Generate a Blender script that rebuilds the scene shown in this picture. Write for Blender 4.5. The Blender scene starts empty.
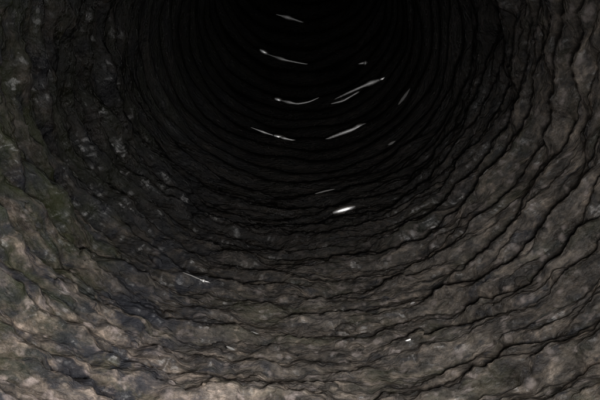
import bpy, bmesh, math, random
import numpy as np
from mathutils import Vector, Matrix

random.seed(7)
S = bpy.context.scene
C = S.collection

# ------------------------------------------------------------------ camera
R = 0.50                       # mean inner radius of the pipe (m); the axis runs along +Y at z = 0
CAM = Vector((0.0, 0.0, 0.35 * R))
PITCH = math.radians(25.0)     # looking down into the pipe
FPX, W, H = 450.0, 600.0, 400.0   # focal length in photo pixels, photo size
cd = bpy.data.cameras.new('camera')
cam = bpy.data.objects.new('camera', cd)
C.objects.link(cam)
cam.location = CAM
cam.rotation_euler = (math.pi / 2 - PITCH, 0, 0)
cd.sensor_width = 36.0
cd.lens = 36.0 * FPX / W
cd.clip_start = 0.01
cd.clip_end = 100
S.camera = cam

# ------------------------------------------------------------------ world, lights, exposure
wd = bpy.data.worlds.new('World')
S.world = wd
wd.use_nodes = True
bg = wd.node_tree.nodes['Background']
bg.inputs[0].default_value = (0.55, 0.6, 0.7, 1)
bg.inputs[1].default_value = 0.004


def area(name, loc, target, sx, sy, power, col):
    ld = bpy.data.lights.new(name, 'AREA')
    ld.shape = 'RECTANGLE'
    ld.size, ld.size_y, ld.energy, ld.color = sx, sy, power, col
    o = bpy.data.objects.new(name, ld)
    C.objects.link(o)
    o.location = loc
    o.rotation_euler = (Vector(target) - Vector(loc)).to_track_quat('-Z', 'Y').to_euler()
    return o


# light coming in through the open mouth beside and just below the camera
LAMP = Vector((0.085, 0.01, 0.08))
dl = area('daylight', LAMP, (-0.12, 0.24, -0.46), 0.14, 0.11, 4.0, (1.0, 0.968, 0.935))

# weak, broad fill added at the open mouth to lift the deep pipe
area('mouth_fill', (0.0, -0.40, 0.16), (0.0, 2.0, -0.10), 0.8, 0.6, 1.5, (0.92, 0.95, 1.0))

vs = S.view_settings
vs.view_transform = 'Standard'
vs.look = 'None'
vs.exposure = 0.0
vs.gamma = 1.0
vs.use_curve_mapping = False
S.render.engine = 'CYCLES'

# ------------------------------------------------------------------ noise (vectorised gradient noise)
_rng = np.random.RandomState(11)
_P = _rng.permutation(256)
_P = np.concatenate([_P, _P, _P])
_G = _rng.normal(size=(256, 3))
_G /= np.linalg.norm(_G, axis=1)[:, None]


def pn(x, y, z):
    xi, yi, zi = np.floor(x).astype(int), np.floor(y).astype(int), np.floor(z).astype(int)
    xf, yf, zf = x - xi, y - yi, z - zi
    xi &= 255; yi &= 255; zi &= 255
    u, v, w = [t * t * t * (t * (t * 6 - 15) + 10) for t in (xf, yf, zf)]
    def g(a, b, c):
        q = _G[_P[_P[_P[xi + a] + yi + b] + zi + c]]
        return q[..., 0] * (xf - a) + q[..., 1] * (yf - b) + q[..., 2] * (zf - c)
    def lp(a, b, t):
        return a + (b - a) * t
    return 1.5 * lp(lp(lp(g(0, 0, 0), g(1, 0, 0), u), lp(g(0, 1, 0), g(1, 1, 0), u), v),
                    lp(lp(g(0, 0, 1), g(1, 0, 1), u), lp(g(0, 1, 1), g(1, 1, 1), u), v), w)


def fbm(x, y, z, o=4, gain=0.5):
    s, a = 0, 1.0
    for k in range(o):
        s = s + a * pn(x * 2 ** k + 17.3 * k, y * 2 ** k + 5.1 * k, z * 2 ** k + 9.7 * k)
        a *= gain
    return s


def sstep(a, b, x):
    t = np.clip((x - a) / (b - a), 0, 1)
    return t * t * (3 - 2 * t)


# ------------------------------------------------------------------ the inner surface of the pipe
Y0 = 0.40 * R                  # the open mouth, just in front of the camera
ST = [Y0]                      # where one corrugation ends and the next begins
while ST[-1] < 11.0 * R:
    q = min(1.0, max(0.0, (ST[-1] / R - 2.0) / 1.6))
    ST.append(ST[-1] + (0.138 + 0.150 * q) * R * (1 + 0.16 * math.sin(len(ST) * 2.4) + 0.10 * math.sin(len(ST) * 5.1 + 1)))
ST = np.array(ST)
N_RING = len(ST) - 1


def rise(y):
    """the pipe bends gently upward deep inside"""
    t = np.maximum(y / R - 3.85, 0)
    return R * 0.10 * t * t


def wall(th, y):
    """inner radius of the crusted wall at angle th (0 = +x, -pi/2 = floor) and axial position y"""
    cx, cz = np.cos(th), np.sin(th)
    yr = y / R
    near = 1 - sstep(2.1, 3.3, yr)                 # crusted mouth, cleaner wetted ridges deep inside
    # ridges wander a little and the coils run at a slight slant
    yy = yr + 0.05 * cx + (0.06 + 0.03 * near) * fbm(cx * 1.3, cz * 1.3, yr * 0.8, 2) \
        + 0.020 * near * fbm(cx * 3, cz * 3, yr * 3 + 4, 2)
    u = np.interp(yy * R, ST, np.arange(len(ST)), left=-0.5)
    ph = u - np.floor(u)
    # lopsided ridge: a short step up on the mouth side, a long fall behind the crest
    saw = np.where(ph < 0.46, ph / 0.46, (1 - ph) / 0.54)
    saw = 0.5 - 0.5 * np.cos(np.pi * saw)
    rid = np.floor(u)
    side = sstep(0.35, 0.85, cx) + 0.9 * sstep(0.5, 0.95, -cx)     # the coils stand out most on the sides
    amp = (0.070 - 0.038 * near + 0.026 * near * side) * (1 + (0.5 + 0.25 * near) * pn(cx * 2.6 + rid * 7.7, cz * 2.6, rid * 3.1))
    d = amp * saw
    # finer ribs between the coils on the right-hand wall
    d = d + near * 0.022 * sstep(0.35, 0.8, cx) * (0.5 - 0.5 * np.cos(4 * np.pi * (u + 0.15 * pn(cx * 3, cz * 3, yr * 2)))) * (1 + pn(cx * 4 + 5, cz * 4, yr * 5))
    # caked silt, combed out along the coils
    a = fbm(cx * 1.6, cz * 1.6, yr * 9.0, 3)
    d = d + near * 0.026 * sstep(-0.40, 0.45, a)
    b = fbm(cx * 2.2 + 3, cz * 2.2, yr * 17, 3, 0.5)
    d = d + (0.003 + (0.030 + 0.030 * side) * near) * b
    # lumps, crumbs and pits; coarsest on the dried mud by the mouth
    lip = 1 - sstep(0.85, 1.5, yr + 0.25 * cx)
    c = fbm(cx * 8, cz * 8 + 8, yr * 18, 3, 0.5)
    d = d + (0.0005 + (0.018 + 0.024 * lip) * near) * c
    f = fbm(cx * 34, cz * 34 + 8, yr * 60, 2, 0.6)
    d = d + (0.0003 + 0.006 * near) * f
    # silt lying in the invert
    d = d + sstep(-0.80, -1.0, cz) * 0.04 * near * (1 + 0.8 * pn(cx * 2, cz * 2, yr * 3))
    # slow out-of-roundness; the pipe is squashed to an oval a little wider than high
    d = d + 0.03 * pn(cx * 0.9 + 2, cz * 0.9, yr * 0.5)
    return R * (1.03 - d) / np.sqrt(cx ** 2 + (cz / 0.87) ** 2)


# ------------------------------------------------------------------ materials
def mat(name):
    m = bpy.data.materials.new(name)
    m.use_nodes = True
    nt = m.node_tree
    return m, nt, nt.nodes['Principled BSDF']


def N(nt, kind, **kw):
    n = nt.nodes.new(kind)
    for k, v in kw.items():
        if k in n.inputs.keys():
            n.inputs[k].default_value = v
        else:
            setattr(n, k, v)
    return n


def crust_material():
    m, nt, b = mat('mud_crusted_pipe')
    L = nt.links.new
    geo = N(nt, 'ShaderNodeNewGeometry')
    def mapped(sx, sy, sz):
        mp = N(nt, 'ShaderNodeMapping')
        mp.inputs['Scale'].default_value = (sx, sy, sz)
        L(geo.outputs['Position'], mp.inputs['Vector'])
        return mp.outputs['Vector']
    def noise(vec, scale, detail=6, rough=0.6, dist=0.0):
        n = N(nt, 'ShaderNodeTexNoise', Scale=scale, Detail=detail, Roughness=rough, Distortion=dist)
        L(vec, n.inputs['Vector'])
        return n.outputs['Fac']
    def ramp(fac, stops):
        r = N(nt, 'ShaderNodeValToRGB')
        e = r.color_ramp.elements
        e[0].position, e[0].color = stops[0][0], (*stops[0][1], 1)
        e[1].position, e[1].color = stops[-1][0], (*stops[-1][1], 1)
        for p, c in stops[1:-1]:
            q = e.new(p); q.color = (*c, 1)
        L(fac, r.inputs['Fac'])
        return r.outputs['Color']
    def mix(fac, a, c, mode='MIX'):
        x = N(nt, 'ShaderNodeMix', data_type='RGBA', blend_type=mode)
        if isinstance(fac, float): x.inputs['Factor'].default_value = fac
        else: L(fac, x.inputs['Factor'])
        for s, v in ((6, a), (7, c)):
            if isinstance(v, tuple): x.inputs[s].default_value = (*v, 1)
            else: L(v, x.inputs[s])
        return x.outputs['Result']
    V = mapped(1, 1, 1)
    VB = mapped(1, 2.0, 1)
    VL = mapped(1, 9.0, 1)
    VS = mapped(1, 4.0, 1)                     # drawn out round the pipe
    base = ramp(noise(VS, 9, 8, 0.62, 0.4), [(0.30, (0.050, 0.044, 0.039)), (0.46, (0.120, 0.105, 0.092)),
                                             (0.60, (0.165, 0.147, 0.130)), (0.74, (0.29, 0.262, 0.240))])
    fine = ramp(noise(VS, 55, 6, 0.7), [(0.28, (0.35, 0.35, 0.34)), (0.52, (1, 1, 1)), (0.76, (1.7, 1.65, 1.6))])
    col = mix(1.0, base, fine, 'MULTIPLY')
    blot = ramp(noise(VB, 30, 8, 0.68, 0.5), [(0.36, (0.36, 0.37, 0.39)), (0.48, (0.9, 0.89, 0.87)), (0.56, (1.1, 1.07, 1.03)), (0.68, (2.3, 2.18, 2.08))])
    col = mix(1.0, col, blot, 'MULTIPLY')
    strand = ramp(noise(VL, 13, 6, 0.65, 0.3), [(0.34, (0.4, 0.4, 0.4)), (0.5, (1, 1, 1)), (0.66, (1.8, 1.76, 1.7))])
    col = mix(1.0, col, strand, 'MULTIPLY')
    grit = ramp(noise(V, 260, 4, 0.7), [(0.30, (0.75, 0.75, 0.76)), (0.5, (1, 1, 1)), (0.70, (1.28, 1.27, 1.25))])
    col = mix(1.0, col, grit, 'MULTIPLY')
    # blue-black stains
    st = ramp(noise(VS, 16, 6, 0.65, 0.6), [(0.54, (0, 0, 0)), (0.68, (0.9, 0.9, 0.9))])
    col = mix(st, col, (0.040, 0.042, 0.050))
    # olive algae
    al = ramp(noise(VS, 6.5, 6, 0.65), [(0.52, (0, 0, 0)), (0.72, (0.6, 0.6, 0.6))])
    col = mix(al, col, (0.075, 0.080, 0.040))
    # pale pinkish mineral flecks
    fl = ramp(noise(VB, 42, 3, 0.5), [(0.58, (0, 0, 0)), (0.72, (0.9, 0.9, 0.9))])
    col = mix(fl, col, (0.36, 0.31, 0.29))
    # where along and across the pipe we are
    sp = N(nt, 'ShaderNodeSeparateXYZ')
    L(geo.outputs['Position'], sp.inputs[0])
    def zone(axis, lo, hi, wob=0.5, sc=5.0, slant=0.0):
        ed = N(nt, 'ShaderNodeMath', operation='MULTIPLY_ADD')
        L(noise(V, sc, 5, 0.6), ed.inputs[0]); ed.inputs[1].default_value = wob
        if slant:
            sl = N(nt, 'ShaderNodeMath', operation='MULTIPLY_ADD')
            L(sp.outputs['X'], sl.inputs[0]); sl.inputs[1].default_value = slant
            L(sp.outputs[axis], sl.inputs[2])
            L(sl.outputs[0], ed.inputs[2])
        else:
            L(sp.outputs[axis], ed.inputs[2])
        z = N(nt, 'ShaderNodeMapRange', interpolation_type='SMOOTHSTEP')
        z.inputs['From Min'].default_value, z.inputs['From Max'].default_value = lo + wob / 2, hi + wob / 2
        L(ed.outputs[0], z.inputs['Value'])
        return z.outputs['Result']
    def mul(p, q):
        m_ = N(nt, 'ShaderNodeMath', operation='MULTIPLY')
        L(p, m_.inputs[0])
        if isinstance(q, float): m_.inputs[1].default_value = q
        else: L(q, m_.inputs[1])
        return m_.outputs[0]
    # dried pinkish-grey mud caked round the mouth, with lower-left light put into its colour
    dry_lit = zone('Y', 0.60, 0.36, 0.22, 7, 0.40)
    col = mix(dry_lit, col, mix(1.0, col, (2.6, 2.5, 2.5), 'MULTIPLY'))
    # blue-grey mould down the left side, and a green algae band above it
    left = zone('X', -0.10, -0.28, 0.25, 6)
    mould = ramp(noise(VB, 11, 6, 0.65, 0.8), [(0.45, (0, 0, 0)), (0.56, (0.9, 0.9, 0.9))])
    col = mix(mul(left, mould), col, (0.046, 0.051, 0.068))
    up = zone('Z', -0.34, -0.20, 0.12, 6)
    alg = ramp(noise(VS, 8, 6, 0.65), [(0.42, (0, 0, 0)), (0.62, (0.8, 0.8, 0.8))])
    col = mix(mul(mul(left, up), alg), col, (0.085, 0.102, 0.036))
    # soaked silt farther in, with the throat's deepening shade put into its colour
    wet_shade = zone('Y', 0.64, 1.08, 0.34, 5, -0.27)
    col = mix(wet_shade, col, mix(1.0, col, (0.13, 0.125, 0.122), 'MULTIPLY'))
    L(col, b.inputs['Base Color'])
    # damp: patches with a watery sheen
    ro = N(nt, 'ShaderNodeMapRange')
    ro.inputs['From Min'].default_value, ro.inputs['From Max'].default_value = 0.38, 0.62
    ro.inputs['To Min'].default_value, ro.inputs['To Max'].default_value = 0.16, 0.58
    L(noise(VS, 18, 5, 0.6), ro.inputs['Value'])
    L(ro.outputs['Result'], b.inputs['Roughness'])
    b.inputs['Specular IOR Level'].default_value = 0.55
    b.inputs['Coat Weight'].default_value = 0.16
    b.inputs['Coat Roughness'].default_value = 0.22
    bp = N(nt, 'ShaderNodeBump', Strength=0.9, Distance=0.008)
    L(noise(VS, 60, 6, 0.6), bp.inputs['Height'])
    L(bp.outputs['Normal'], b.inputs['Normal'])
    b2 = N(nt, 'ShaderNodeBump', Strength=0.17, Distance=0.008)
    L(noise(VS, 60, 6, 0.6), b2.inputs['Height'])
    L(b2.outputs['Normal'], b.inputs['Coat Normal'])
    cw = N(nt, 'ShaderNodeMapRange')
    cw.inputs['From Min'].default_value, cw.inputs['From Max'].default_value = 0.50, 0.66
    cw.inputs['To Min'].default_value, cw.inputs['To Max'].default_value = 0.0, 0.50
    L(noise(VB, 20, 5, 0.65), cw.inputs['Value'])
    L(cw.outputs['Result'], b.inputs['Coat Weight'])
    return m


def wet_material(rough):
    m, nt, b = mat('water_glint')
    b.inputs['Base Color'].default_value = (0.085, 0.075, 0.064, 1)
    b.inputs['Roughness'].default_value = rough
    b.inputs['IOR'].default_value = 1.5
    b.inputs['Coat Weight'].default_value = 1.0
    b.inputs['Coat Roughness'].default_value = rough * 0.85
    n = N(nt, 'ShaderNodeTexNoise', Scale=140, Detail=4)
    tc = N(nt, 'ShaderNodeNewGeometry')
    nt.links.new(tc.outputs['Position'], n.inputs['Vector'])
    bp = N(nt, 'ShaderNodeBump', Strength=0.06 if rough < 0.21 else 0.35, Distance=0.003)
    nt.links.new(n.outputs['Fac'], bp.inputs['Height'])
    nt.links.new(bp.outputs['Normal'], b.inputs['Normal'])
    return m


CRUST = crust_material()
WET = {k: wet_material(v) for k, v in (('bright', 0.17), ('soft', 0.27), ('dim', 0.50))}

# ------------------------------------------------------------------ the pipe: one child per corrugation
pipe = bpy.data.objects.new('corrugated_pipe', None)
C.objects.link(pipe)
pipe.location = (0, 0, -R)
pipe['label'] = 'dark corrugated drain pipe crusted with brown mud, damp glinting ridges deep inside'
pipe['category'] = 'pipe'
PINV = Matrix.Translation((0, 0, R))


def grid_mesh(name, X, Y, Z):
    na, nb = X.shape
    me = bpy.data.meshes.new(name)
    v = np.stack([X, Y, Z], -1).reshape(-1, 3).astype(np.float32)
    i = np.arange(na * nb).reshape(na, nb)
    q = np.stack([i[:-1, :-1], i[1:, :-1], i[1:, 1:], i[:-1, 1:]], -1).reshape(-1, 4)
    me.vertices.add(len(v)); me.vertices.foreach_set('co', v.ravel())
    me.loops.add(q.size); me.loops.foreach_set('vertex_index', q.ravel().astype(np.int32))
    me.polygons.add(len(q))
    me.polygons.foreach_set('loop_start', np.arange(0, q.size, 4, dtype=np.int32))
    me.polygons.foreach_set('use_smooth', np.ones(len(q), dtype=bool))
    me.update(calc_edges=True)
    me.validate()
    return me


def child(name, me, m, parent, kind=None):
    o = bpy.data.objects.new(name, me)
    C.objects.link(o)
    if m: me.materials.append(m)
    o.parent = parent
    o.matrix_parent_inverse = PINV if parent is pipe else Matrix()
    if kind: o['kind'] = kind
    return o


for k in range(N_RING):
    n_bot, n_along = (1000, 20) if ST[k] < 3.0 * R else (420, 16)
    lo = np.linspace(math.radians(-215), math.radians(35), n_bot)
    top = np.linspace(math.radians(35), math.radians(145), 60)[1:]
    th = np.concatenate([lo, top])
    ys = np.linspace(ST[k], ST[k + 1], n_along)
    T, Yg = np.meshgrid(th, ys, indexing='ij')
    r = wall(T, Yg)
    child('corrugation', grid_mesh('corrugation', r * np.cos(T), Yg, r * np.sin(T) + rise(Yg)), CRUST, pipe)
# closed far end
bm = bmesh.new()
bmesh.ops.create_circle(bm, cap_ends=True, radius=R * 1.03, segments=64,
                        matrix=Matrix.Translation((0, ST[-1] + 0.02, rise(ST[-1]))) @ Matrix.Rotation(math.pi / 2, 4, 'X'))
me = bpy.data.meshes.new('end_plate'); bm.to_mesh(me); bm.free()
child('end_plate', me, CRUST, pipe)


# ------------------------------------------------------------------ pixel of the photograph -> point on the wall
def on_wall(px, py):
    right = Vector((1, 0, 0)); fwd = Vector((0, math.cos(PITCH), -math.sin(PITCH))); up = Vector((0, math.sin(PITCH), math.cos(PITCH)))
    d = (right * (px - W / 2) + up * (H / 2 - py) + fwd * FPX).normalized()
    t = np.arange(0.25, 6.0, 0.003)
    x, y, z = CAM.x + d.x * t, CAM.y + d.y * t, CAM.z + d.z * t
    z = z - rise(y)
    rr = np.hypot(x, z)
    c = (y > Y0) & (rr > 0.62 * R) | (rr > 1.3 * R)
    i = int(np.argmax(c))
    sl = slice(i, i + 700)
    hit = rr[sl] > wall(np.arctan2(z[sl], x[sl]), y[sl])
    return CAM + d * float(t[i + int(np.argmax(hit))])


# ------------------------------------------------------------------ water beads added on the ridges, shaped for glints
def water_glint(pts, wpx, look='soft', lift=None):
    """a thin, drawn-out bead of water added along a ridge to make a glint; pts are photo pixels along it, wpx its width there"""
    P = [on_wall(*p) for p in pts]
    # the bead is tilted to mirror the lamp into the camera
    ctr = min(P, key=lambda p: (p - CAM).length)
    mid = on_wall(*pts[len(pts) // 2])
    ctr = CAM + (mid - CAM).normalized() * min((mid - CAM).length, (ctr - CAM).length + 0.01)
    nv = ((CAM - ctr).normalized() + (LAMP - ctr).normalized()).normalized()
    P = [CAM + (p - CAM) * ((ctr - CAM).dot(nv) / (p - CAM).dot(nv)) for p in P]
    if lift is None: lift = 0.006 if ctr.y < 3 * R else 0.003
    n = 28
    seg = [(P[i + 1] - P[i]).length for i in range(len(P) - 1)]
    tot = sum(seg)
    pos, out = [], []
    for i in range(n):
        t = i / (n - 1) * tot
        k = 0
        while k < len(seg) - 1 and t > seg[k]:
            t -= seg[k]; k += 1
        out.append(P[k].lerp(P[k + 1], min(1, t / seg[k])))
    for _ in range(4):
        out = [out[0]] + [(out[i - 1] + out[i] * 2 + out[i + 1]) / 4 for i in range(1, n - 1)] + [out[-1]]
    bm = bmesh.new()
    rows, m = [], 9
    for i, p in enumerate(out):
        t = i / (n - 1)
        d = (p - CAM).length
        bead = 0.62 + 0.75 * max(0.0, math.sin(5.2 * t * len(pts) / 3 + 9 * P[0].x + 1.2)) ** 3
        wd = wpx * d / FPX * (0.62 if look != 'dim' else 0.42) * max(0.06, math.sin(math.pi * min(1, max(0, t))) ** 0.55) * (bead if look == 'soft' else 1)
        tg = (out[min(n - 1, i + 1)] - out[max(0, i - 1)]).normalized()
        sd = nv.cross(tg).normalized()
        rows.append([bm.verts.new(p + sd * wd * math.cos(math.pi * j / (m - 1)) + nv * (0.12 * wd * math.sin(math.pi * j / (m - 1)) + lift))
                     for j in range(m)]
                    + [bm.verts.new(p - sd * wd - nv * lift * 1.5), bm.verts.new(p + sd * wd - nv * lift * 1.5)])
    m += 2
    for a, b in zip(rows[:-1], rows[1:]):
        for j in range(m - 1):
            bm.faces.new((a[j], a[j + 1], b[j + 1], b[j]))
        bm.faces.new((a[m - 1], a[0], b[0], b[m - 1]))
    bm.faces.new(rows[0]); bm.faces.new(rows[-1][::-1])
    bmesh.ops.recalc_face_normals(bm, faces=bm.faces)
    for f in bm.faces: f.smooth = True
    me = bpy.data.meshes.new('water_glint'); bm.to_mesh(me); bm.free()
    return child('water_glint', me, WET[look], pipe)


for pts, w, look, lift in [
    ([(332, 213), (343, 210), (356, 206)], 6.0, 'bright', 0.008),
    ([(324, 140), (340, 134), (354, 129), (368, 123)], 5.2, 'soft', None),
    ([(333, 100), (350, 92), (368, 84), (387, 77)], 3.8, 'soft', None),
    ([(379, 80), (382, 79), (386, 77)], 2.6, 'bright', 0.004),
    ([(330, 104), (343, 101), (360, 91)], 3.0, 'soft', None),
    ([(339, 102), (342, 101), (346, 99)], 3.2, 'bright', 0.004),
    ([(274, 98), (279, 100), (284, 102)], 4.2, 'bright', 0.005),
    ([(279, 100), (297, 104), (309, 102), (320, 97)], 2.8, 'soft', None),
    ([(259, 49), (264, 52), (270, 56)], 4.2, 'bright', 0.005),
    ([(264, 53), (285, 60), (300, 63), (313, 65)], 2.4, 'soft', None),
    ([(273, 135), (279, 137), (286, 138)], 4.2, 'bright', 0.005),
    ([(250, 127), (266, 133), (279, 137)], 1.6, 'soft', None),
    ([(279, 137), (292, 140), (299, 141)], 2.4, 'soft', None),
    ([(275, 14), (290, 18), (308, 24)], 2.8, 'soft', None),
    ([(358, 64), (363, 63), (369, 63)], 3.4, 'soft', None),
    ([(398, 105), (405, 96), (413, 86)], 4.0, 'dim', None),
    ([(388, 145), (392, 143), (396, 141)], 3.4, 'dim', None),
    ([(314, 194), (325, 191), (335, 189)], 1.8, 'dim', None),
    ([(182, 272), (190, 275), (204, 281), (211, 283)], 1.6, 'dim', None),
    ([(199, 279), (204, 281), (209, 282)], 2.4, 'soft', 0.009),
    ([(250, 331), (257, 334), (264, 337)], 2.6, 'dim', None),
    ([(226, 346), (230, 348), (235, 350)], 3.0, 'dim', None),
    ([(405, 341), (408, 340), (411, 339)], 3.0, 'soft', None),
    ([(410, 304), (412, 303), (415, 302)], 2.6, 'dim', None),
    ([(430, 228), (433, 227), (436, 226)], 3.0, 'dim', None),
]:
    water_glint(pts, w, look, lift)


# ------------------------------------------------------------------ clods of mud stuck to the near wall
def clod_mesh(seed, m):
    bm = bmesh.new()
    bmesh.ops.create_icosphere(bm, subdivisions=3, radius=1)
    co = np.array([v.co[:] for v in bm.verts])
    k = 1 + 0.5 * fbm(co[:, 0] * 0.9 + seed * 9.1, co[:, 1] * 0.9, co[:, 2] * 0.9 + seed, 4, 0.6)
    for v, q in zip(bm.verts, k): v.co *= float(q)
    for f in bm.faces: f.smooth = True
    me = bpy.data.meshes.new('clod'); bm.to_mesh(me); bm.free()
    me.materials.append(m)
    return me


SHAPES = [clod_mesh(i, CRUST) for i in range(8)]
spots = []
for _ in range(50):
    x = random.uniform(0, 600)
    lo = 190 + 90 * (1 - ((x - 300) / 300) ** 2)
    y = random.uniform(lo, 400)
    spots.append((x, y, random.uniform(7, 16)))
for (x, y, s) in spots:
    p = on_wall(x, y)
    n = Vector((-p.x, 0, -p.z)).normalized()
    tg = Vector((0, 1, 0)).cross(n).normalized()
    sz = s * (p - CAM).length / FPX * 0.5
    o = bpy.data.objects.new('clod', random.choice(SHAPES))
    C.objects.link(o)
    o.parent = pipe
    o.matrix_parent_inverse = PINV
    a = random.uniform(-0.35, 0.35)
    ax = n.cross(tg)
    t2 = tg * math.cos(a) + ax * math.sin(a)
    o.matrix_basis = Matrix.Translation(p - n * sz * 0.26) @ Matrix((t2, n.cross(t2), n)).transposed().to_4x4() \
        @ Matrix.Diagonal((sz * random.uniform(0.9, 1.5), sz * random.uniform(0.5, 0.8), sz * random.uniform(0.5, 0.8), 1))
